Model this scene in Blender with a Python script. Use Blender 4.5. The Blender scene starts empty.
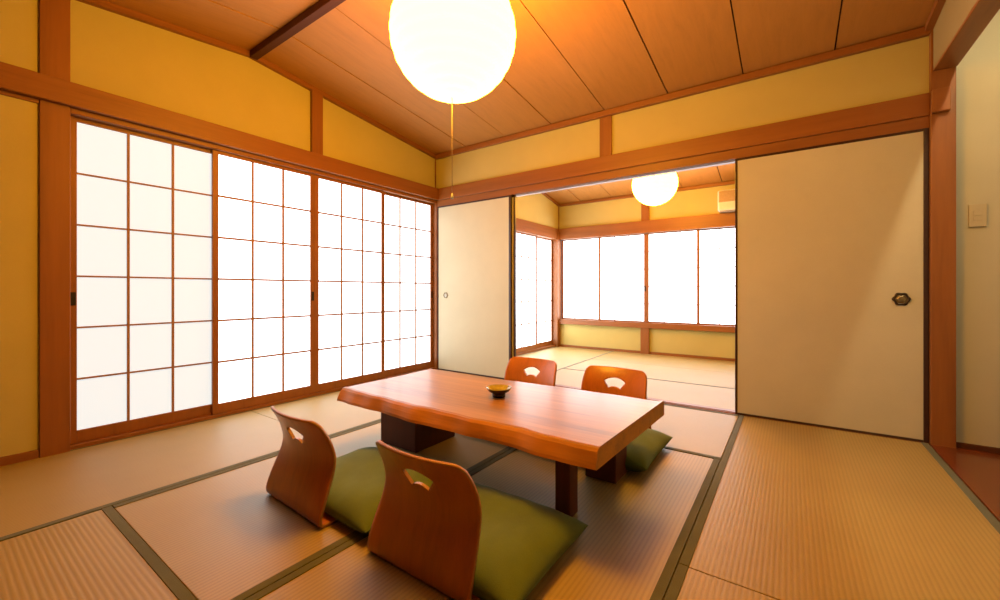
import bpy, bmesh, math, random
from mathutils import Vector, Matrix
random.seed(4)
PI = math.pi
SC = bpy.context.scene
COL = SC.collection

# ------------------------------------------------------------------ helpers
def mesh_obj(name, bm, mats, parent=None, smooth=False, loc=None):
    me = bpy.data.meshes.new(name)
    bmesh.ops.recalc_face_normals(bm, faces=bm.faces)
    bm.to_mesh(me); bm.free()
    for m in (mats if isinstance(mats, (list, tuple)) else [mats]):
        me.materials.append(m)
    if smooth:
        me.polygons.foreach_set('use_smooth', [True] * len(me.polygons))
    o = bpy.data.objects.new(name, me); COL.objects.link(o)
    if loc: o.location = loc
    if parent: o.parent = parent
    return o

def tag(o, label, cat, group=None, kind=None):
    o['label'] = label; o['category'] = cat
    if group: o['group'] = group
    if kind: o['kind'] = kind
    return o

def empty(name, loc, label, cat, group=None, kind=None, rz=0):
    o = bpy.data.objects.new(name, None); COL.objects.link(o)
    o.empty_display_size = .1
    o.location = loc; o.rotation_euler = (0, 0, rz)
    return tag(o, label, cat, group, kind)

def box(bm, x0, x1, y0, y1, z0, z1, bev=0, mi=0):
    b = bmesh.new()
    bmesh.ops.create_cube(b, size=1)
    for v in b.verts:
        v.co = Vector(((x0 + x1) / 2 + v.co.x * (x1 - x0), (y0 + y1) / 2 + v.co.y * (y1 - y0), (z0 + z1) / 2 + v.co.z * (z1 - z0)))
    if bev:
        bmesh.ops.bevel(b, geom=b.edges[:], offset=bev, segments=2, affect='EDGES', profile=.5)
    for f in b.faces: f.material_index = mi
    merge(bm, b)

def merge(bm, b):
    vm = {}
    for v in b.verts: vm[v] = bm.verts.new(v.co)
    for f in b.faces:
        try:
            nf = bm.faces.new([vm[v] for v in f.verts]); nf.material_index = f.material_index; nf.smooth = f.smooth
        except ValueError: pass
    b.free()

def hexa(bm, lo, hi, mi=0):
    """prism from a bottom quad and a top quad (lists of four points)"""
    a = [bm.verts.new(p) for p in lo]; c = [bm.verts.new(p) for p in hi]
    fs = [bm.faces.new(a[::-1]), bm.faces.new(c)]
    for i in range(4):
        fs.append(bm.faces.new([a[i], a[(i + 1) % 4], c[(i + 1) % 4], c[i]]))
    for f in fs: f.material_index = mi

def lathe(bm, prof, n=48, mi=0, cx=0, cy=0):
    rings = []
    for r, z in prof:
        if r < 1e-5: rings.append([bm.verts.new((cx, cy, z))])
        else: rings.append([bm.verts.new((cx + r * math.cos(2 * PI * i / n), cy + r * math.sin(2 * PI * i / n), z)) for i in range(n)])
    for a, b in zip(rings, rings[1:]):
        for i in range(n):
            j = (i + 1) % n
            if len(a) == 1 and len(b) == 1: continue
            if len(a) == 1: f = bm.faces.new([a[0], b[j], b[i]])
            elif len(b) == 1: f = bm.faces.new([a[i], a[j], b[0]])
            else: f = bm.faces.new([a[i], a[j], b[j], b[i]])
            f.material_index = mi; f.smooth = True

def tube(bm, p0, p1, r, n=12, mi=0):
    p0, p1 = Vector(p0), Vector(p1)
    q = (p1 - p0).to_track_quat('Z', 'Y')
    A = []; B = []
    for i in range(n):
        d = q @ Vector((r * math.cos(2 * PI * i / n), r * math.sin(2 * PI * i / n), 0))
        A.append(bm.verts.new(p0 + d)); B.append(bm.verts.new(p1 + d))
    for i in range(n):
        f = bm.faces.new([A[i], A[(i + 1) % n], B[(i + 1) % n], B[i]]); f.smooth = True; f.material_index = mi
    bm.faces.new(A[::-1]).material_index = mi; bm.faces.new(B).material_index = mi

def one_box(name, mat, x0, x1, y0, y1, z0, z1, bev=.002, parent=None):
    bm = bmesh.new(); box(bm, x0, x1, y0, y1, z0, z1, bev)
    return mesh_obj(name, bm, mat, parent)

# ------------------------------------------------------------------ materials
def new_mat(name):
    m = bpy.data.materials.new(name); m.use_nodes = True
    nt = m.node_tree; nt.nodes.clear()
    out = nt.nodes.new('ShaderNodeOutputMaterial'); b = nt.nodes.new('ShaderNodeBsdfPrincipled')
    nt.links.new(b.outputs[0], out.inputs[0])
    return m, nt, b

def ramp(nt, fac, stops):
    r = nt.nodes.new('ShaderNodeValToRGB')
    el = r.color_ramp.elements
    while len(el) < len(stops): el.new(.5)
    for e, (p, c) in zip(el, stops): e.position = p; e.color = (*c, 1)
    nt.links.new(fac, r.inputs[0]); return r.outputs[0]

def mapping(nt, scale, rot=(0, 0, 0)):
    tc = nt.nodes.new('ShaderNodeTexCoord'); mp = nt.nodes.new('ShaderNodeMapping')
    mp.inputs['Scale'].default_value = scale; mp.inputs['Rotation'].default_value = rot
    nt.links.new(tc.outputs['Object'], mp.inputs[0]); return mp.outputs[0]

def noise(nt, vec, scale, detail=4, rough=.6, dist=0):
    n = nt.nodes.new('ShaderNodeTexNoise')
    n.inputs['Scale'].default_value = scale; n.inputs['Detail'].default_value = detail
    n.inputs['Roughness'].default_value = rough; n.inputs['Distortion'].default_value = dist
    nt.links.new(vec, n.inputs['Vector']); return n.outputs[0]

def bump(nt, b, h, strength, dist=.002):
    n = nt.nodes.new('ShaderNodeBump'); n.inputs['Strength'].default_value = strength; n.inputs['Distance'].default_value = dist
    nt.links.new(h, n.inputs['Height']); nt.links.new(n.outputs[0], b.inputs['Normal'])

def mul(c, k): return tuple(min(1, x * k) for x in c)

def wood(name, col, axis, rough=.45, contrast=.25, scale=9, coat=0, dark=None):
    m, nt, b = new_mat(name)
    s = [1, 1, 1]; s['xyz'.index(axis)] = .06
    v = mapping(nt, s)
    n1 = noise(nt, v, scale, 5, .6, .6)
    n2 = noise(nt, v, scale * 9, 3, .6)
    mx = nt.nodes.new('ShaderNodeMath'); mx.operation = 'MULTIPLY_ADD'
    nt.links.new(n2, mx.inputs[0]); mx.inputs[1].default_value = .35; nt.links.new(n1, mx.inputs[2])
    c = ramp(nt, mx.outputs[0], [(.42, dark or mul(col, 1 - contrast)), (.66, col), (.9, mul(col, 1 + contrast * .6))])
    nt.links.new(c, b.inputs['Base Color'])
    b.inputs['Roughness'].default_value = rough
    if coat:
        b.inputs['Coat Weight'].default_value = coat; b.inputs['Coat Roughness'].default_value = .12
    bump(nt, b, n2, .08, .001)
    return m

def plaster(name, col, bumpy=.25):
    m, nt, b = new_mat(name)
    v = mapping(nt, (1, 1, 1))
    n1 = noise(nt, v, 2.2, 3); n2 = noise(nt, v, 180, 3, .7)
    mx = nt.nodes.new('ShaderNodeMath'); mx.operation = 'MULTIPLY_ADD'
    nt.links.new(n2, mx.inputs[0]); mx.inputs[1].default_value = .4; nt.links.new(n1, mx.inputs[2])
    nt.links.new(ramp(nt, mx.outputs[0], [(.4, mul(col, .94)), (.9, mul(col, 1.04))]), b.inputs['Base Color'])
    b.inputs['Roughness'].default_value = .92; b.inputs['Specular IOR Level'].default_value = .2
    bump(nt, b, n2, bumpy, .002)
    return m

def flat(name, col, rough=.5, metal=0, spec=.5, nscale=60, amt=.06):
    m, nt, b = new_mat(name)
    n = noise(nt, mapping(nt, (1, 1, 1)), nscale, 3)
    nt.links.new(ramp(nt, n, [(.3, mul(col, 1 - amt)), (.7, mul(col, 1 + amt))]), b.inputs['Base Color'])
    b.inputs['Roughness'].default_value = rough; b.inputs['Metallic'].default_value = metal
    b.inputs['Specular IOR Level'].default_value = spec
    return m

def glow(name, col, strength, base=(.85, .83, .8)):
    m, nt, b = new_mat(name)
    n = noise(nt, mapping(nt, (40, 40, 4)), 3, 3)
    nt.links.new(ramp(nt, n, [(.3, mul(base, .97)), (.7, base)]), b.inputs['Base Color'])
    b.inputs['Roughness'].default_value = .9; b.inputs['Specular IOR Level'].default_value = .1
    b.inputs['Emission Color'].default_value = (*col, 1); b.inputs['Emission Strength'].default_value = strength
    return m

def tatami(name, col, axis):
    """rush matting: ribs run along the long axis, rushes across it"""
    m, nt, b = new_mat(name)
    v = mapping(nt, (1, 1, 1))
    w = nt.nodes.new('ShaderNodeTexWave'); w.wave_type = 'BANDS'
    w.bands_direction = 'Y' if axis == 'x' else 'X'
    w.inputs['Scale'].default_value = 2 * PI / 20 / .0145
    w.inputs['Distortion'].default_value = .25; w.inputs['Detail'].default_value = 1; w.inputs['Detail Scale'].default_value = 3
    nt.links.new(v, w.inputs['Vector'])
    s = (6, 220, 1) if axis == 'y' else (220, 6, 1)
    n = noise(nt, mapping(nt, s), 1, 3); n2 = noise(nt, v, 1.6, 3)
    a = nt.nodes.new('ShaderNodeMath'); a.operation = 'MULTIPLY_ADD'
    nt.links.new(n, a.inputs[0]); a.inputs[1].default_value = .5; nt.links.new(w.outputs['Fac'], a.inputs[2])
    c = ramp(nt, a.outputs[0], [(.2, mul(col, .86)), (.75, col), (1., mul(col, 1.04))])
    mx = nt.nodes.new('ShaderNodeMix'); mx.data_type = 'RGBA'; mx.blend_type = 'MULTIPLY'; mx.inputs[0].default_value = 1
    nt.links.new(c, mx.inputs[6]); nt.links.new(ramp(nt, n2, [(.3, (.9, .88, .85)), (.7, (1, 1, 1))]), mx.inputs[7])
    nt.links.new(mx.outputs[2], b.inputs['Base Color'])
    b.inputs['Roughness'].default_value = .5; b.inputs['Specular IOR Level'].default_value = .65
    bump(nt, b, a.outputs[0], .17, .002)
    return m

def cloth(name, col, scale=350, rough=.95, amt=.2):
    m, nt, b = new_mat(name)
    v = mapping(nt, (1, 1, 1))
    n1 = noise(nt, v, scale, 2); n2 = noise(nt, v, 5, 3)
    mx = nt.nodes.new('ShaderNodeMath'); mx.operation = 'MULTIPLY_ADD'
    nt.links.new(n1, mx.inputs[0]); mx.inputs[1].default_value = .6; nt.links.new(n2, mx.inputs[2])
    nt.links.new(ramp(nt, mx.outputs[0], [(.5, mul(col, 1 - amt)), (1.05, mul(col, 1 + amt))]), b.inputs['Base Color'])
    b.inputs['Roughness'].default_value = rough; b.inputs['Specular IOR Level'].default_value = .1
    b.inputs['Sheen Weight'].default_value = .15
    bump(nt, b, n1, .3, .002)
    return m

WOODC = (.33, .11, .020)
M = dict(
    wx=wood('cedar_x', WOODC, 'x'), wy=wood('cedar_y', WOODC, 'y'), wz=wood('cedar_z', WOODC, 'z'),
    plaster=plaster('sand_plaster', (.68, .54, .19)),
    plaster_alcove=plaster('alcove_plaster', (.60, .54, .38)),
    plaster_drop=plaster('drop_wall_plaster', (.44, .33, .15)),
    ceil=wood('ceiling_cedar', (.56, .24, .045), 'y', .6, .10, 26),
    gap=flat('ceiling_gap', (.05, .02, .01), .9),
    beam=wood('dark_beam', (.10, .032, .012), 'x', .55, .3),
    fusuma=plaster('fusuma_paper', (.74, .665, .47), .06),
    lacquer=flat('dark_lacquer', (.055, .022, .014), .3),
    kumiko=wood('lattice_cedar', (.42, .20, .09), 'z', .6, .15),
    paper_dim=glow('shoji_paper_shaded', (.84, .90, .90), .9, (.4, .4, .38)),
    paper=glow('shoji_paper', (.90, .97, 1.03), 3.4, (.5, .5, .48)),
    paper_far=glow('shoji_paper_garden', (.90, .97, 1.03), 6.0, (.5, .5, .48)),
    taty=tatami('tatami_rush_y', (.49, .345, .115), 'y'), tatx=tatami('tatami_rush_x', (.49, .345, .115), 'x'),
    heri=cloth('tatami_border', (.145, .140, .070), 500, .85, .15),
    heri_far=cloth('glare_pale_border', (.30, .27, .18), 500, .85, .15),  # back room border cloth, window glare painted in as a paler colour
    sub=flat('subfloor', (.2, .13, .07), .8),
    panel=wood('low_bounce_wood', (.10, .035, .012), 'z', .5, .3),  # finish of the unseen front wall, made up dark to cut bounced light
    toko=wood('alcove_board', (.19, .040, .010), 'y', .25, .3, 6, .4),
    table=wood('table_slab', (.42, .185, .042), 'x', .33, .5, 9, .08),
    tedge=wood('table_live_edge', (.62, .24, .016), 'x', .42, .35, 12, .1),
    tleg=wood('table_leg', (.12, .026, .006), 'z', .6, .3, 9),
    ply=wood('chair_veneer', (.60, .165, .012), 'z', .32, .2, 12, .25),
    plyedge=wood('chair_ply_edge', (.50, .22, .06), 'x', .45, .2, 40),
    green=cloth('cushion_green', (.150, .200, .046)),
    lantern=glow('lantern_paper', (1, .46, .028), 32),
    white=flat('white_plastic', (.75, .72, .66), .4, 0, .5, 40, .02),
    beige=flat('beige_plastic', (.56, .47, .30), .45, 0, .4, 40, .02),
    grille=flat('grille_plastic', (.50, .34, .2), .6),
    cord=flat('cord', (.5, .34, .15), .7),
    iron=flat('dark_iron', (.045, .03, .02), .4, .6),
    bronze=flat('aged_bronze', (.30, .24, .13), .4, .7, .5, 200, .3),
    silver=flat('worn_silver', (.55, .5, .42), .35, .7),
    glaze=flat('olive_glaze', (.45, .36, .08), .15, 0, .6, 40, .25),
    darkglaze=flat('dark_glaze', (.03, .015, .01), .2, 0, .6),
    tube=glow('lamp_tube', (1, .80, .47), 105),
)

M['beam'].node_tree.nodes['Principled BSDF'].inputs['Specular IOR Level'].default_value = .15
# ------------------------------------------------------------------ dimensions
YB = 0.0            # face of the wall with the sliding doors
YF = -3.70          # wall behind the camera
XR = 3.60
RY = -1.835         # ridge of the boat-bottom ceiling
def zc(y):          # ceiling height of the main room
    return 2.468 - (.122 if y > RY else .107) * abs(y - RY)
FY, FXL = 2.36, .17 # far room: window wall and left wall
FR = 1.15
def zf(y): return 2.335 - .19 * abs(y - FR)
ZN0, ZN1 = 1.765, 1.885

def struct(o, label, cat): return tag(o, label, cat, kind='structure')

# ------------------------------------------------------------------ floors
bm = bmesh.new()
box(bm, -.20, 3.72, YF - .1, 2.5, -.16, -.055)
box(bm, 3.60, 4.6, -3.8, .12, -.16, -.03)
struct(mesh_obj('floor', bm, M['sub']), 'bare boarded floor under the straw mats', 'floor')
bm = bmesh.new(); box(bm, 3.602, 4.5, -1.95, -.002, -.03, .0, .002)
struct(mesh_obj('floor_alcove', bm, M['toko']), 'glossy reddish brown wooden board floor of the alcove at right', 'floor')

def mat_thing(x0, x1, y0, y1, axis, label, edges, group, w=.028, heri='heri'):
    g = .0015
    x0 += g; x1 -= g; y0 += g; y1 -= g
    cx, cy = (x0 + x1) / 2, (y0 + y1) / 2
    r = empty('tatami_mat', (cx, cy, -.055), label, 'tatami mat', group)
    bm = bmesh.new(); hx, hy = (x1 - x0) / 2, (y1 - y0) / 2
    box(bm, -hx, hx, -hy, hy, 0, .053, .002)
    mesh_obj('rush_surface', bm, M['tat' + axis], r)
    for e in edges:
        bm = bmesh.new()
        if axis == 'y':
            a, b = (-hx, -hx + w) if e < 0 else (hx - w, hx)
            box(bm, a, b, -hy, hy, .050, .0555, .001)
        else:
            a, b = (-hy, -hy + w) if e < 0 else (hy - w, hy)
            box(bm, -hx, hx, a, b, .050, .0555, .001)
        mesh_obj('cloth_border', bm, M[heri], r)
G1, G2 = 'tatami mats of the front room', 'tatami mats of the back room'
XL, XA, XB_, XC, XD = -.067, .865, 1.80, 2.712, 3.598
YA, YBm, YC, Y0 = -2.724, -.90, -1.83, -.0135
mat_thing(XL, XA, YC, Y0, 'y', 'straw mat along the paper screens, the one nearer the room corner', (-1, 1), G1)
mat_thing(XL, XA, YF, YC, 'y', 'straw mat along the left wall below the plaster and nearest paper screen', (-1, 1), G1)
mat_thing(XA, XC, YF, YA, 'x', 'coarsely ribbed straw mat in the bottom left foreground, laid crosswise', (-1, 1), G1)
mat_thing(XA, XC, YBm, Y0, 'x', 'straw mat laid crosswise before the doorway behind the far chairs', (-1, 1), G1)
mat_thing(XA, XB_, YA, YBm, 'y', 'straw mat under the left half of the low table and left front chair', (-1, 1), G1)
mat_thing(XB_, XC, YA, YBm, 'y', 'straw mat under the right half of the low table and right front chair', (-1, 1), G1)
mat_thing(XC, XD, YC, Y0, 'y', 'straw mat in front of the closed sliding door at right beside the alcove', (-1, 1), G1)
mat_thing(XC, XD, YF, YC, 'y', 'straw mat at the bottom right edge, only its end in view', (-1, 1), G1)
fx = [.17, 1.05, 2.0, 2.75, 3.60]
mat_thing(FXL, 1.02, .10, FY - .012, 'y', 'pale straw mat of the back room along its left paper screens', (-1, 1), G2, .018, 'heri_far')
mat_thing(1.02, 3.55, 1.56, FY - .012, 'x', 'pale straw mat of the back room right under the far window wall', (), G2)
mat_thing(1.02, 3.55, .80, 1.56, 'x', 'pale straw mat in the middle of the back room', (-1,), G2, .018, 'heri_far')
mat_thing(1.02, 3.55, .10, .80, 'x', 'pale straw mat of the back room next to the door threshold', (), G2)

# ------------------------------------------------------------------ walls
TW = .12
bm = bmesh.new()                                        # left wall: above the screens and the solid stretch near the camera
WX = -.068
def slope_piece(bm, y0, y1, x0, x1, z0, fz, over=.06):
    hexa(bm, [(x0, y0, z0), (x1, y0, z0), (x1, y1, z0), (x0, y1, z0)],
         [(x0, y0, fz(y0) + over), (x1, y0, fz(y0) + over), (x1, y1, fz(y1) + over), (x0, y1, fz(y1) + over)])
slope_piece(bm, RY, .1, WX - TW, WX, 1.80, zc); slope_piece(bm, -2.745, RY, WX - TW, WX, 1.80, zc)
slope_piece(bm, YF - .1, -2.745, WX - TW, -.046, -.05, zc)
struct(mesh_obj('wall_left', bm, M['plaster']), 'yellow plaster wall above and left of the paper screens', 'wall')
bm = bmesh.new()                                        # wall over the sliding doors
hexa(bm, [(-.19, .0, 1.80), (3.66, .0, 1.80), (3.66, .10, 1.80), (-.19, .10, 1.80)],
     [(-.19, .0, 2.36), (3.66, .0, 2.36), (3.66, .10, 2.36), (-.19, .10, 2.36)])
box(bm, 3.695, 4.62, .0, .10, -.03, 2.62)
struct(mesh_obj('wall_back', bm, [M['plaster'], M['plaster_alcove']]), 'plaster wall over the sliding doors and behind the alcove at right', 'wall')
for f in bpy.data.objects['wall_back'].data.polygons:
    if f.center.x > 3.69: f.material_index = 1
bm = bmesh.new()                                        # drop wall over the alcove, then solid wall nearer the camera
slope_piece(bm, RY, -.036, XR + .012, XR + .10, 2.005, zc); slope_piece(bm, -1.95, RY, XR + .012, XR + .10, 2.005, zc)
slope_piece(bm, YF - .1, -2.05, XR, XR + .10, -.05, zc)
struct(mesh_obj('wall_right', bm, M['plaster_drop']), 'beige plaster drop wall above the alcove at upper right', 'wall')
bm = bmesh.new()
box(bm, -.2, 3.72, YF - .12, YF, -.05, 2.5)
struct(mesh_obj('wall_front', bm, M['panel']), 'unseen wall behind the viewer, dark wood finish added to cut bounced light', 'wall')
bm = bmesh.new()
box(bm, 4.5, 4.62, -2.05, .0, -.03, 2.62); box(bm, 3.7, 4.62, -2.07, -1.95, -.03, 2.62)
struct(mesh_obj('wall_alcove', bm, M['plaster_alcove']), 'plaster side walls of the alcove at right', 'wall')
one = one_box('ceiling_alcove', M['ceil'], 3.68, 4.62, -2.05, .1, 2.55, 2.6)
struct(one, 'plain board ceiling inside the alcove at right', 'ceiling')

# far room walls
bm = bmesh.new()
hexa(bm, [(FXL - .1, FY, 1.65), (3.7, FY, 1.65), (3.7, FY + .1, 1.65), (FXL - .1, FY + .1, 1.65)],
     [(FXL - .1, FY, 2.25), (3.7, FY, 2.25), (3.7, FY + .1, 2.25), (FXL - .1, FY + .1, 2.25)])
box(bm, FXL - .1, 3.7, FY, FY + .1, -.05, .34)
box(bm, 2.76, 3.7, FY, FY + .1, .34, 1.65)
struct(mesh_obj('wall_far', bm, M['plaster']), 'pale yellow plaster wall around the window of the back room', 'wall')
bm = bmesh.new()
slope_piece(bm, FR, FY + .1, FXL - .1, FXL, 1.66, zf); slope_piece(bm, .10, FR, FXL - .1, FXL, 1.66, zf)
box(bm, FXL - .1, FXL, .10, .56, -.05, 1.66)
struct(mesh_obj('wall_far_left', bm, M['plaster']), 'yellow plaster strip above the left screens of the back room', 'wall')
bm = bmesh.new(); slope_piece(bm, FR, FY + .1, 3.60, 3.7, -.05, zf); slope_piece(bm, .1, FR, 3.60, 3.7, -.05, zf)
struct(mesh_obj('wall_far_right', bm, M['plaster']), 'right plaster wall of the back room behind the sliding door', 'wall')

# ------------------------------------------------------------------ ceilings (boards with dark joints)
def board_ceiling(name, joints, xa, xb, segs, fz, label):
    bm = bmesh.new(); g = .004
    xs = [xa] + joints + [xb]
    for (y0, y1) in segs:
        for i, (a, b) in enumerate(zip(xs, xs[1:])):
            dz = .0025 * (i % 2)
            z0, z1 = fz(y0) + dz, fz(y1) + dz
            hexa(bm, [(a + g, y0, z0), (b - g, y0, z0), (b - g, y1, z1), (a + g, y1, z1)],
                 [(a + g, y0, z0 + .012), (b - g, y0, z0 + .012), (b - g, y1, z1 + .012), (a + g, y1, z1 + .012)])
        z0, z1 = fz(y0) + .012, fz(y1) + .012
        hexa(bm, [(xa, y0, z0), (xb, y0, z0), (xb, y1, z1), (xa, y1, z1)],
             [(xa, y0, z0 + .03), (xb, y0, z0 + .03), (xb, y1, z1 + .03), (xa, y1, z1 + .03)], 1)
    struct(mesh_obj(name, bm, [M['ceil'], M['gap']]), label, 'ceiling')
board_ceiling('ceiling', [.365, .838, 1.315, 1.79, 2.265, 2.735, 3.205], -.08, 3.62, [(YF, RY), (RY, .0)], zc,
              'ridged cedar board ceiling of the front room')
board_ceiling('ceiling_far', [.53, .985, 1.44, 1.89, 2.33, 2.78, 3.2], FXL, 3.6, [(.1, FR), (FR, FY)], zf,
              'cedar board ceiling of the back room')

# ------------------------------------------------------------------ trim: posts, rails, mouldings
tn = [0]
def trim(bm, mat, label, cat='wooden trim'):
    tn[0] += 1
    return struct(mesh_obj('trim_%d' % tn[0], bm, mat), label, cat)
def tbox(x0, x1, y0, y1, z0, z1, mat, label, cat='wooden trim', bev=.003):
    bm = bmesh.new(); box(bm, x0, x1, y0, y1, z0, z1, bev); return trim(bm, M[mat], label, cat)

tbox(-.15, -.033, -2.805, -2.698, -.05, zc(-2.75) + .02, 'wz', 'wooden post left of the paper screens', 'post')
tbox(-.15, -.033, -.0195, .04, -.05, 1.78, 'wz', 'wooden post in the corner between screens and sliding door', 'post')
tbox(-.068, .0, YF + .005, -.004, ZN0, ZN1, 'wy', 'long wooden rail above the paper screens', 'rail')
tbox(-.16, -.036, -2.6975, -.020, 1.736, ZN0 - .001, 'wy', 'grooved head track of the paper screens', 'rail')
tbox(-.16, -.036, YF + .005, -2.806, 1.745, ZN0 - .001, 'wy', 'narrow wooden strip under the rail at far left', 'rail')
tbox(-.17, -.046, -2.6975, -.020, -.05, .020, 'wy', 'floor track sill of the paper screens', 'sill')
tbox(-.074, -.036, YF + .005, -2.806, -.01, .040, 'wy', 'narrow skirting under the plaster at far left', 'skirting')
tbox(-.068, -.035, -1.387, -1.297, ZN1 - .01, zc(-1.387) - .037, 'wz', 'short wooden post on the plaster above the screens', 'post')
tbox(-.062, 3.602, -.028, .0, ZN0, ZN1 , 'wx', 'long wooden rail above the sliding doors', 'rail')
tbox(3.602, 3.672, -.062, -.0345, ZN0, ZN1, 'wx', 'cut end of the long rail lapped onto the right post', 'rail')
bm = bmesh.new()
for (a, b) in ((-.0125, -.0095), (.016, .024), (.048, .095)): box(bm, -.033, 3.602, a, b, 1.702, 1.7155)
box(bm, -.033, 3.602, -.0125, .095, 1.7155, ZN0 - .0015)
trim(bm, M['wx'], 'grooved head track over the sliding doors', 'rail')
bm = bmesh.new()
box(bm, -.033, 3.602, -.012, .098, -.05, -.006)
for (a, b) in ((-.012, -.009), (.016, .024), (.048, .098)): box(bm, -.033, 3.602, a, b, -.007, -.001)
trim(bm, M['wx'], 'grooved threshold between the two rooms', 'sill')
tbox(3.603, 3.697, -.034, .053, -.05, zc(0) + .03, 'wz', 'wooden post at the right end of the sliding doors', 'post')
tbox(1.744, 1.843, -.012, .0, ZN1 - .005, zc(0) - .012, 'wz', 'short wooden post above the middle of the doorway', 'post')
tbox(XR + .011, XR + .10, -1.944, -.035, 1.990, 2.005, 'wy', 'wooden lintel under the drop wall over the alcove', 'lintel')
tbox(XR - .002, XR + .105, -2.05, -1.945, -.05, zc(-2) + .02, 'wz', 'wooden post between alcove and right wall', 'post')
tbox(3.698, 4.5, -.014, .0, -.002, .028, 'beam', 'low dark skirting along the alcove wall', 'skirting')
# ceiling mouldings
def mould(y0, y1, x0, x1, fz, lo, bm):
    hexa(bm, [(x0, y0, fz(y0) - lo), (x1, y0, fz(y0) - lo), (x1, y1, fz(y1) - lo), (x0, y1, fz(y1) - lo)],
         [(x0, y0, fz(y0) - .001), (x1, y0, fz(y0) - .001), (x1, y1, fz(y1) - .001), (x0, y1, fz(y1) - .001)])
bm = bmesh.new(); mould(YF, RY, -.068, -.035, zc, .036, bm); mould(RY, -.002, -.068, -.035, zc, .036, bm)
trim(bm, M['wy'], 'thin ceiling moulding along the left wall', 'moulding')
bm = bmesh.new(); mould(YF, RY, 3.580, 3.611, zc, .036, bm); mould(RY, -.036, 3.580, 3.611, zc, .036, bm)
trim(bm, M['wy'], 'thin ceiling moulding along the drop wall at right', 'moulding')
tbox(-.035, 3.602, -.035, .0, zc(0) - .045, zc(0) - .001, 'wx', 'thin ceiling moulding above the sliding doors', 'moulding')
tbox(-.066, -.056, -.012, .0, ZN1, zc(0) - .04, 'wz', 'thin corner strip between left and back plaster', 'moulding')
tbox(-.034, 3.567, RY - .006, RY + .044, zc(RY) - .048, zc(RY) - .002, 'beam', 'dark brown batten across the ridge of the ceiling', 'beam')

# far room trim
tbox(1.38, 1.488, FY - .03, FY + .02, -.05, .336, 'wz', 'short post under the middle of the far window', 'post')
tbox(1.39, 1.488, FY - .03, FY + .02, 1.734, zf(FY) - .01, 'wz', 'short post above the middle of the far window', 'post')
tbox(FXL - .1, FXL + .03, FY - .095, FY + .02, -.05, 1.70, 'wz', 'post in the far left corner of the back room', 'post')
tbox(FXL, 3.6, FY - .05, FY + .0, 1.575, 1.735, 'wx', 'wooden rail above the far window', 'rail')
tbox(FXL, 3.6, FY - .045, FY + .05, .335, .405, 'wx', 'wooden sill rail under the far window', 'sill')
tbox(FXL, 3.6, FY - .012, FY + .0, -.01, .03, 'wx', 'low skirting under the far plaster panels', 'skirting')
tbox(FXL - .1, FXL + .02, .10, FY - .05, 1.575, 1.735, 'wy', 'wooden rail above the left screens of the back room', 'rail')
tbox(FXL - .13, FXL - .0, .10, FY - .096, -.05, .028, 'wy', 'floor track sill of the left screens in the back room', 'sill')
bm = bmesh.new(); mould(.1, FR, FXL, FXL + .03, zf, .035, bm); mould(FR, FY, FXL, FXL + .03, zf, .035, bm)
trim(bm, M['wy'], 'thin ceiling moulding along the left of the back room', 'moulding')
tbox(FXL + .03, 3.6, FY - .03, FY, zf(FY) - .038, zf(FY) - .001, 'wx', 'thin ceiling moulding above the far window wall', 'moulding')
tbox(FXL, FXL + .012, FY - .014, FY, 1.735, zf(FY) - .03, 'wz', 'thin corner strip in the far left corner', 'moulding')

# ------------------------------------------------------------------ shoji (paper screens) and fusuma (sliding doors)
def shoji(name, label, a0, a1, z0, z1, plane, axis, paper, cols=3, rows=6, pull=None, st=.034, bot=.064, top=.022, kv=.0135, kh=.013, th=.020):
    """axis 'y': panel runs along y on plane x; axis 'x': panel runs along x on plane y (room side at lower y)"""
    sgn = 1 if axis == 'y' else -1
    def B(bm, u0, u1, d0, d1, w0, w1, bev=0):      # u along the panel, d depth towards the room, w height
        if axis == 'y': box(bm, plane + d0, plane + d1, u0, u1, w0, w1, bev)
        else: box(bm, u0, u1, plane - d1, plane - d0, w0, w1, bev)
    r = empty(name, (plane, (a0 + a1) / 2, z0) if axis == 'y' else ((a0 + a1) / 2, plane, z0), label, 'paper screen', kind='structure')
    off = -r.location
    def fin(n, bm, m, par=r):
        bmesh.ops.translate(bm, verts=bm.verts, vec=off)
        return mesh_obj(n, bm, m, par)
    bm = bmesh.new()
    B(bm, a0, a0 + st, 0, th, z0, z1, .0015); B(bm, a1 - st, a1, 0, th, z0, z1, .0015)
    B(bm, a0 + st, a1 - st, 0, th, z0, z0 + bot, .0015); B(bm, a0 + st, a1 - st, 0, th, z1 - top, z1, .0015)
    fin('frame', bm, M['wz'])
    bm = bmesh.new()
    p0, p1, q0, q1 = a0 + st, a1 - st, z0 + bot, z1 - top
    for i in range(1, cols):
        u = p0 + (p1 - p0) * i / cols; B(bm, u - kv / 2, u + kv / 2, .0095, .019, q0, q1)
    for j in range(1, rows):
        w = q0 + (q1 - q0) * j / rows; B(bm, p0, p1,   .0100, .018, w - kh / 2, w + kh / 2)
    fin('lattice', bm, M['kumiko'])
    bm = bmesh.new(); B(bm, p0 - .004, p1 + .004, .005, .009, q0 - .004, q1 + .004)
    fin('paper', bm, paper)
    if pull is not None:
        u = a0 + st / 2 if pull < 0 else a1 - st / 2
        zz = .78 if z1 > 1.65 else .85
        bm = bmesh.new(); B(bm, u - .011, u + .011, th - .004, th + .002, zz - .035, zz + .035, .002)
        fin('finger_pull', bm, M['iron'])
    return r
Zs0, Zs1 = .021, 1.735
shoji('window_1', 'nearest paper screen at the left, beside the wide post', -2.697, -2.016, Zs0, Zs1, -.102, 'y', M['paper_dim'], pull=-1, st=.030, kv=.0115, kh=.0095)
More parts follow.
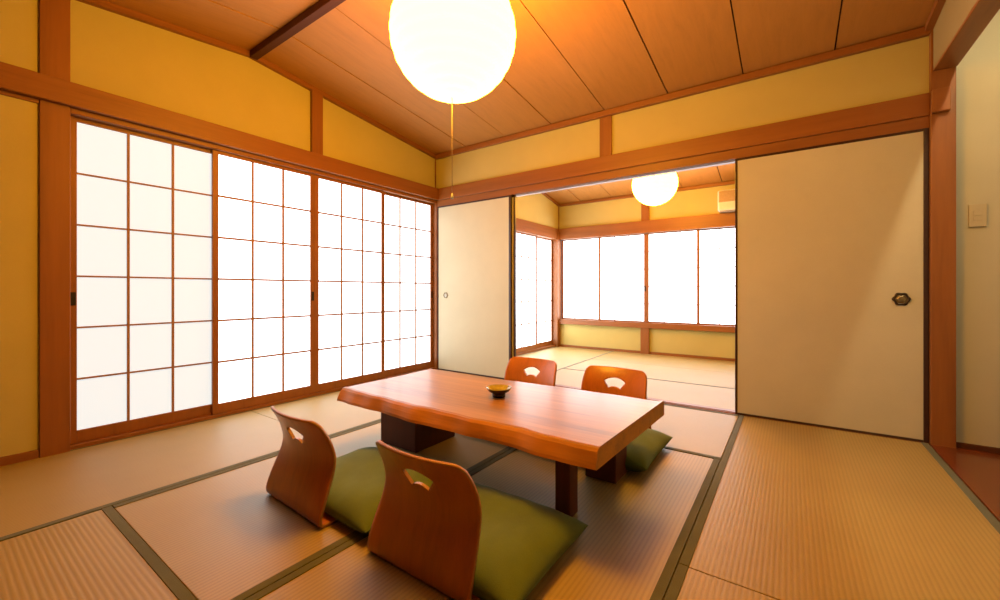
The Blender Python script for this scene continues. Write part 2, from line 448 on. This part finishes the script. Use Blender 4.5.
shoji('window_2', 'second paper screen from the left post', -2.052, -1.3535, Zs0, Zs1, -.078, 'y', M['paper'], pull=1)
shoji('window_3', 'third paper screen from the left post', -1.3530, -.671, Zs0, Zs1, -.078, 'y', M['paper'])
shoji('window_4', 'paper screen next to the room corner', -.705, -.021, Zs0, Zs1, -.102, 'y', M['paper'], pull=1)
zz0, zz1 = .029, 1.577
shoji('window_5', 'back room left screen behind the pale sliding door', .56, 1.18, zz0, zz1, FXL - .07, 'y', M['paper_far'], rows=5)
shoji('window_6', 'back room left screen just past the doorway edge', 1.145, 1.755, zz0, zz1, FXL - .036, 'y', M['paper_far'], rows=5)
shoji('window_7', 'back room left screen in the far corner', 1.70, 2.265, zz0, zz1, FXL - .07, 'y', M['paper_far'], rows=5)
w = dict(rows=5, st=.032, bot=.018, top=.015, kv=.009, kh=.008, th=.020)
shoji('window_8', 'far window screen at the left corner of the back room', .202, .822, .406, 1.574, FY + .043, 'x', M['paper_far'], **w)
shoji('window_9', 'far window screen left of the middle post', .790, 1.4475, .406, 1.574, FY + .018, 'x', M['paper_far'], pull=1, **w)
shoji('window_10', 'far window screen right of the middle post', 1.448, 2.085, .406, 1.574, FY + .018, 'x', M['paper_far'], **w)
shoji('window_11', 'far window screen at right, below the air conditioner', 2.05, 2.76, .406, 1.574, FY + .043, 'x', M['paper_far'], **w)

def hexring(bm, r0, r1, y0, y1, n=36, lob=.08, k=6, mi=0):
    def ring(r, y):
        return [bm.verts.new((rr * math.cos(a), y, rr * math.sin(a))) for a, rr in
                [(2 * PI * i / n, r * (1 + lob * math.cos(k * 2 * PI * i / n))) for i in range(n)]]
    A, B_, C, D = ring(r1, y1), ring(r1 * .96, y0), ring(r0, y0), ring(r0 * .95, y1)
    for P, Q in ((A, B_), (B_, C), (C, D)):
        for i in range(n):
            f = bm.faces.new([P[i], P[(i + 1) % n], Q[(i + 1) % n], Q[i]]); f.smooth = True; f.material_index = mi

def fusuma(name, label, x0, x1, y, fl=.016, fr=.018, pull=None, pr=.0365, ring='iron', dish='bronze'):
    z0, z1 = -.004, 1.710; t = .022
    r = empty(name, ((x0 + x1) / 2, y, z0), label, 'sliding door', kind='structure')
    h = (x1 - x0) / 2; H = z1 - z0
    bm = bmesh.new(); box(bm, -h + fl - .002, h - fr + .002, .003, t - .003, .012, H - .01)
    mesh_obj('door_panel', bm, M['fusuma'], r)
    bm = bmesh.new()
    box(bm, -h, -h + fl, 0, t, 0, H, .002); box(bm, h - fr, h, 0, t, 0, H, .002)
    box(bm, -h + fl, h - fr, 0, t, 0, .016, .002); box(bm, -h + fl, h - fr, 0, t, H - .022, H, .002)
    mesh_obj('door_frame', bm, M['lacquer'], r)
    if pull is not None:
        pz = .776 - z0
        bm = bmesh.new(); hexring(bm, pr * .68, pr, -.004, .004)
        o = mesh_obj('finger_pull', bm, M[ring], r, loc=(pull - r.location.x, 0, pz))
        bm = bmesh.new()
        pts = []
        n = 36
        rings = []
        for rr, yy in ((.70, -.0005), (.5, .0005), (.46, -.002), (.3, -.0025), (.0, -.003)):
            if rr == 0: rings.append([bm.verts.new((0, yy, 0))])
            else: rings.append([bm.verts.new((pr * rr * (1 + .06 * math.cos(6 * 2 * PI * i / n)) * math.cos(2 * PI * i / n), yy, pr * rr * (1 + .06 * math.cos(6 * 2 * PI * i / n)) * math.sin(2 * PI * i / n))) for i in range(n)])
        for P, Q in zip(rings, rings[1:]):
            for i in range(n):
                j = (i + 1) % n
                bm.faces.new([P[i], P[j], Q[0]] if len(Q) == 1 else [P[i], P[j], Q[j], Q[i]]).smooth = True
        mesh_obj('pull_dish', bm, M[dish], o)
    return r
fusuma('door_1', 'cream sliding door between the paper screens and the doorway', -.031, .890, -.0085, .014, .022, .085, .03, 'bronze', 'silver')
fusuma('door_2', 'sliding door pushed behind the cream door at left, only its edge showing', -.025, .917, .0250, .014, .018)
fusuma('door_3', 'wide cream sliding door at right with a dark round finger pull', 2.688, 3.602, -.0085, .014, .022, 3.493)

# ------------------------------------------------------------------ paper lantern pendants
def lantern(name_loc, R, zbot, ceil_z, label, pullz=None):
    x, y, zcen = name_loc
    r = empty('pendant_lamp', (x, y, zcen), label, 'lamp', 'round paper lanterns')
    bm = bmesh.new()
    prof = []; N = 180
    ribs = 15
    for i in range(N + 1):
        a = -PI / 2 + .05 + (PI - .10) * i / N
        rr = R * (1 - .022 * (1 - abs(math.sin(ribs * PI * i / N)) ** .8))
        prof.append((rr * math.cos(a), rr * math.sin(a) * .985))
    lathe(bm, prof, 72)
    mesh_obj('paper_shade', bm, M['lantern'], r)
    bm = bmesh.new(); tube(bm, (0, 0, R * .9), (0, 0, ceil_z - zcen - .02), .004); mesh_obj('hanging_cord', bm, M['cord'], r)
    bm = bmesh.new(); lathe(bm, [(0, ceil_z - zcen - .03), (.035, ceil_z - zcen - .028), (.042, ceil_z - zcen - .012), (.042, ceil_z - zcen - .001), (0, ceil_z - zcen - .001)], 32)
    mesh_obj('ceiling_cap', bm, M['white'], r)
    if pullz:
        bm = bmesh.new(); tube(bm, (-.006, -.003, -R * .97), (-.006, -.003, pullz - zcen), .0016, 8); c = mesh_obj('pull_cord', bm, M['cord'], r)
        bm = bmesh.new(); lathe(bm, [(0, .014), (.003, .013), (.0045, .006), (.007, -.006), (.0065, -.011), (0, -.013)], 20, 0, -.006, -.003)
        mesh_obj('pull_knob', bm, M['white'], c, loc=(0, 0, pullz - zcen))
    return r
lantern((1.757, -1.770, 1.962), .279, 0, zc(RY) - .048, 'large glowing round paper lantern hanging above the low table', 1.245)
lantern((1.855, 1.20, 1.915), .222, 0, zf(1.2), 'smaller glowing round paper lantern hanging in the back room')

# ------------------------------------------------------------------ low table
TB = empty('low_table', (1.815, -1.585, 0), 'low wooden table with a thick live edge slab top', 'table')
def slab(bm):
    n = 90; zt, zb = .332, .267
    xl, xr, yf, yb = 1.132 - 1.815, 2.500 - 1.815, -1.925 + 1.585, -1.272 + 1.585
    rings = []
    lev = [(zt, -.016), (zt - .003, -.007), (zt - .012, .000), (zt - .030, .007), (zt - .050, .014), (zb + .004, .016), (zb, .008)]
    fs = [lambda t, z: .007 * math.sin(5.1 * t + .6) + .005 * math.sin(13 * t + 1) + .0025 * math.sin(29 * t) + .003 * math.sin(8 * t + 60 * z),
          lambda t, z: .010 * math.sin(4.3 * t + 2) + .004 * math.sin(17 * t + 50 * z)]
    for z, off in lev:
        P = []
        for i in range(n):                                       # front edge, live
            t = i / (n - 1); x = xl + (xr - xl) * t
            P.append((x, yf - off * 1.3 + fs[0](t * 2, z) * .8 - .012 * t, z))
        ex = .25 * off
        for i in range(1, 18):                                   # right end, sawn
            t = i / 17; y = yf - .012 + (yb + .055 - yf) * t
            P.append((xr + .028 * t + ex * .3, y, z))
        for i in range(1, n):                                    # back edge, live
            t = 1 - i / (n - 1); x = xl + (xr + .028 - xl) * t
            P.append((x, yb + .043 * t * t + off * 1.3 + fs[1](t * 2, z) * .7, z))
        for i in range(1, 17):                                   # left end
            t = 1 - i / 17; y = yf + (yb - yf) * t
            P.append((xl - off * .9 - .003 * math.sin(9 * t), y, z))
        rings.append([bm.verts.new(p) for p in P])
    m = len(rings[0])
    for k in range(len(rings) - 1):
        for i in range(m):
            f = bm.faces.new([rings[k][i], rings[k][(i + 1) % m], rings[k + 1][(i + 1) % m], rings[k + 1][i]])
            f.material_index = 0 if k < 1 else 1; f.smooth = False
    bm.faces.new(rings[0]).material_index = 0; bm.faces.new(rings[-1][::-1]).material_index = 1
bm = bmesh.new(); slab(bm); mesh_obj('tabletop', bm, [M['table'], M['tedge']], TB)
def leg(x0, x1, y0, y1, taper=0):
    bm = bmesh.new(); box(bm, x0 - 1.815, x1 - 1.815, y0 + 1.585, y1 + 1.585, .0, .2675, .004)
    return mesh_obj('leg', bm, M['tleg'], TB)
leg(1.168, 1.440, -1.70, -1.40)
leg(2.284, 2.344, -1.808, -1.738)
leg(2.245, 2.384, -1.445, -1.30)

# small dish
bm = bmesh.new()
lathe(bm, [(0, .0), (.030, .0), (.031, .012), (.030, .016), (.048, .026), (.058, .040)], 48, 1)
lathe(bm, [(.058, .040), (.0585, .043), (.055, .0425), (.045, .031), (.025, .023), (0, .021)], 48, 0)
bmesh.ops.remove_doubles(bm, verts=bm.verts, dist=1e-5)
d = mesh_obj('dish', bm, [M['glaze'], M['darkglaze']], loc=(1.885, -1.60, .3325))
tag(d, 'small footed dish with olive yellow glaze standing on the low table', 'dish')

# ------------------------------------------------------------------ legless chairs
def cm(pts, t):
    """Catmull-Rom through (y, z) points, t in 0..1"""
    n = len(pts) - 1; s = min(t * n, n - 1e-6); i = int(s); f = s - i
    p = [pts[max(0, min(n, i + k))] for k in (-1, 0, 1, 2)]
    return tuple(.5 * (2 * p[1][j] + (p[2][j] - p[0][j]) * f + (2 * p[0][j] - 5 * p[1][j] + 4 * p[2][j] - p[3][j]) * f * f + (3 * p[1][j] - p[0][j] - 3 * p[2][j] + p[3][j]) * f ** 3) for j in range(len(pts[0])))
def back_mesh():
    prof = [(.060, .006, .204), (.016, .0062, .205), (.001, .013, .206), (.001, .045, .206), (.017, .105, .202), (.036, .165, .196), (.042, .215, .193), (.030, .27, .191), (.007, .32, .186), (-.020, .364, .176)]
    NT, NS = 60, 40
    bm = bmesh.new(); V = []
    for i in range(NT + 1):
        t = i / NT; row = []
        for j in range(NS + 1):
            s = -1 + 2 * j / NS
            tt = t * (1 - .055 * max(0, (abs(s) - .78) / .22) ** 3 * t ** 3)
            y, z, w = cm(prof, tt)
            bow = .030 * max(0, min(1, (z - .03) / .2)) * (s * s - .35)
            x = s * w
            row.append(bm.verts.new((x, y + bow, z)))
        V.append(row)
    for i in range(NT):
        for j in range(NS):
            bm.faces.new([V[i][j], V[i][j + 1], V[i + 1][j + 1], V[i + 1][j]]).smooth = True
    return bm
def fan_cutter():
    bm = bmesh.new(); n = 14; A = []; B = []
    ro, ri, th, zz = .104, .057, .65, .207
    pts = [(ro * math.sin(-th + 2 * th * i / n), zz + ro * math.cos(-th + 2 * th * i / n)) for i in range(n + 1)]
    pts += [(ri * math.sin(th - 2 * th * i / n), zz + ri * math.cos(th - 2 * th * i / n)) for i in range(n + 1)]
    a = [bm.verts.new((x, -.15, z)) for x, z in pts]; b = [bm.verts.new((x, .2, z)) for x, z in pts]
    m = len(pts)
    for i in range(m): bm.faces.new([a[i], a[(i + 1) % m], b[(i + 1) % m], b[i]])
    bm.faces.new(a[::-1]); bm.faces.new(b)
    for f in bm.faces: f.material_index = 1
    return bm
CH = 'legless chairs around the low table'
ch0 = empty('legless_chair', (1.464, -2.345, 0), '', 'chair', CH)
tmp = mesh_obj('backrest', back_mesh(), [M['ply'], M['plyedge']], ch0)
cut = mesh_obj('cutter', fan_cutter(), [M['ply'], M['plyedge']])
sm = tmp.modifiers.new('t', 'SOLIDIFY'); sm.thickness = .011; sm.offset = 0; sm.material_offset_rim = 1; sm.use_rim = True
bo = tmp.modifiers.new('b', 'BOOLEAN'); bo.object = cut; bo.operation = 'DIFFERENCE'; bo.solver = 'EXACT'
cut.parent = ch0
dg = bpy.context.evaluated_depsgraph_get(); dg.update()
me = bpy.data.meshes.new_from_object(tmp.evaluated_get(dg)); me.name = 'backrest'
tmp.modifiers.clear(); tmp.data = me
bpy.data.objects.remove(cut)
bm = bmesh.new()
N = 24; pts = []
w_, d0, d1, rad = .199, .058, .42, .07
for cx, cy, a0 in ((w_ - rad, d1 - rad, 0), (-w_ + rad, d1 - rad, PI / 2)):
    for i in range(9): pts.append((cx + rad * math.cos(a0 + PI / 2 * i / 8), cy + rad * math.sin(a0 + PI / 2 * i / 8)))
pts += [(-w_, d0), (w_, d0)]
lo = [bm.verts.new((x, y, .0005)) for x, y in pts]; hi = [bm.verts.new((x, y, .0115)) for x, y in pts]
for i in range(len(pts)): bm.faces.new([lo[i], lo[(i + 1) % len(pts)], hi[(i + 1) % len(pts)], hi[i]]).material_index = 1
bm.faces.new(lo[::-1]); bm.faces.new(hi)
mesh_obj('seat', bm, [M['ply'], M['plyedge']], ch0)
def copy_thing(src, loc, rz, label):
    c = src.copy(); COL.objects.link(c); c.location = loc; c.rotation_euler = (0, 0, rz); c['label'] = label
    for k in list(src.children):
        q = k.copy(); COL.objects.link(q); q.parent = c
    return c
ch0['label'] = 'bentwood legless chair at the front left, back to the viewer'
ch0.rotation_euler = (0, 0, -.045)
copy_thing(ch0, (2.112, -2.336, 0), 0, 'bentwood legless chair nearest the viewer, at the front right of the table')
copy_thing(ch0, (1.580, -.770, 0), PI, 'bentwood legless chair behind the table, the left of the far two')
copy_thing(ch0, (2.148, -.780, 0), PI, 'bentwood legless chair behind the table, the right of the far two')

# ------------------------------------------------------------------ floor cushions
def cushion_mesh(hx, hy, h, seed):
    rnd = random.Random(seed); ph = [rnd.uniform(0, 6) for _ in range(6)]
    bm = bmesh.new(); N = 36
    def P(u, v, top):
        e = 1 - .035 * (1 - v * v); g = 1 - .04 * (1 - u * u)
        x = hx * u * e; y = hy * v * g
        k = max(0, (1 - abs(u) ** 5)) ** .6 * max(0, (1 - abs(v) ** 5)) ** .6
        wob = .003 * math.sin(5 * u + ph[0]) * math.sin(4 * v + ph[1]) + .0016 * math.sin(14 * u + 9 * v + ph[2])
        seam = .032
        z = seam + (h - seam) * k * (1 - .10 * math.exp(-(u * u + v * v) * 8)) + wob * k if top else seam - seam * min(1, k * 2.2)
        return (x, y, z)
    for top in (True, False):
        G = [[bm.verts.new(P(math.sin(PI / 2 * (-1 + 2 * i / N)), math.sin(PI / 2 * (-1 + 2 * j / N)), top)) for j in range(N + 1)] for i in range(N + 1)]
        for i in range(N):
            for j in range(N):
                bm.faces.new([G[i][j], G[i + 1][j], G[i + 1][j + 1], G[i][j + 1]]).smooth = True
    bmesh.ops.remove_doubles(bm, verts=bm.verts, dist=1e-5)
    return bm
CG = 'green cushions on the legless chairs'
for i, (x, y, hx, hy, rz, lab) in enumerate([
        (1.584, -2.092, .294, .226, -.02, 'green cushion on the front left chair'),
        (2.164, -2.096, .278, .226, .0, 'green cushion on the chair nearest the viewer'),
        (1.575, -1.075, .300, .245, .0, 'green cushion on the left far chair, under the table edge'),
        (2.180, -1.085, .300, .245, .0, 'green cushion on the right far chair, poking out right of the table')]):
    o = mesh_obj('floor_cushion', cushion_mesh(hx, hy, .088, i), M['green'], loc=(x, y, .0118))
    o.rotation_euler = (0, 0, rz)
    tag(o, lab, 'cushion', CG)

# ------------------------------------------------------------------ air conditioner, switch, alcove lamp
ac = empty('air_conditioner', (2.665, FY, 1.738), 'white wall mounted air conditioner above the far window at right', 'air conditioner')
bm = bmesh.new(); box(bm, -.365, .365, -.17, -.001, .004, .245, .018); mesh_obj('housing', bm, M['white'], ac)
bm = bmesh.new()
box(bm, -.352, .352, -.172, -.162, .105, .230, .002)
for i in range(7): box(bm, -.35, .35, -.177, -.165, .112 + .017 * i, .121 + .017 * i, .002)
mesh_obj('intake_grille', bm, M['grille'], ac)
bm = bmesh.new(); hexa(bm, [(-.34, -.160, .0), (.34, -.160, .0), (.34, -.08, -.003), (-.34, -.08, -.003)], [(-.34, -.162, .010), (.34, -.162, .010), (.34, -.08, .008), (-.34, -.08, .008)])
mesh_obj('air_flap', bm, M['grille'], ac)

sw = empty('light_switch', (3.779, .0, 1.21), 'small square beige light switch on the alcove wall', 'light switch')
bm = bmesh.new(); box(bm, -.032, .032, -.009, -.0005, -.059, .059, .003); mesh_obj('switch_plate', bm, M['beige'], sw)
bm = bmesh.new(); box(bm, -.016, .016, -.012, -.0085, -.001, .026, .001); box(bm, -.016, .016, -.0105, -.0085, -.026, -.003, .001); mesh_obj('rocker', bm, M['beige'], sw)

tl = empty('tube_lamp', (3.832, -.95, 2.55), 'fluorescent tube lamp behind the drop wall of the alcove', 'lamp')
bm = bmesh.new(); box(bm, -.05, .05, -.62, .62, -.06, -.001, .004); mesh_obj('lamp_housing', bm, M['white'], tl)
bm = bmesh.new(); tube(bm, (0, -.58, -.085), (0, .58, -.085), .016, 16); mesh_obj('lamp_tube', bm, M['tube'], tl)
for s in (-1, 1):
    bm = bmesh.new(); box(bm, -.014, .014, s * .59 - .012, s * .59 + .012, -.105, -.055, .002)
    mesh_obj('tube_holder', bm, M['white'], tl)

# ------------------------------------------------------------------ world, camera, colour
wd = bpy.data.worlds.new('world'); SC.world = wd; wd.use_nodes = True
bg = wd.node_tree.nodes.get('Background') or wd.node_tree.nodes.new('ShaderNodeBackground')
bg.inputs[0].default_value = (.9, .95, 1, 1); bg.inputs[1].default_value = .3
cd = bpy.data.cameras.new('camera'); cam = bpy.data.objects.new('camera', cd); COL.objects.link(cam)
cd.sensor_width = 36; cd.sensor_fit = 'HORIZONTAL'; cd.lens = 412.0 * 36 / 1000
cd.shift_y = -.0092; cd.clip_start = .05
cam.location = (2.989, -3.158, .822); cam.rotation_euler = (PI / 2, 0, math.radians(35.16))
SC.camera = cam
vs = SC.view_settings
SC.display_settings.display_device = 'sRGB'
vs.view_transform = 'Standard'; vs.look = 'None'; vs.gamma = 1; vs.exposure = 0; vs.use_curve_mapping = False
cy = SC.cycles
cy.use_denoising = True; cy.max_bounces = 6; cy.diffuse_bounces = 1; cy.glossy_bounces = 4
cy.sample_clamp_indirect = 6; cy.caustics_reflective = False; cy.caustics_refractive = False
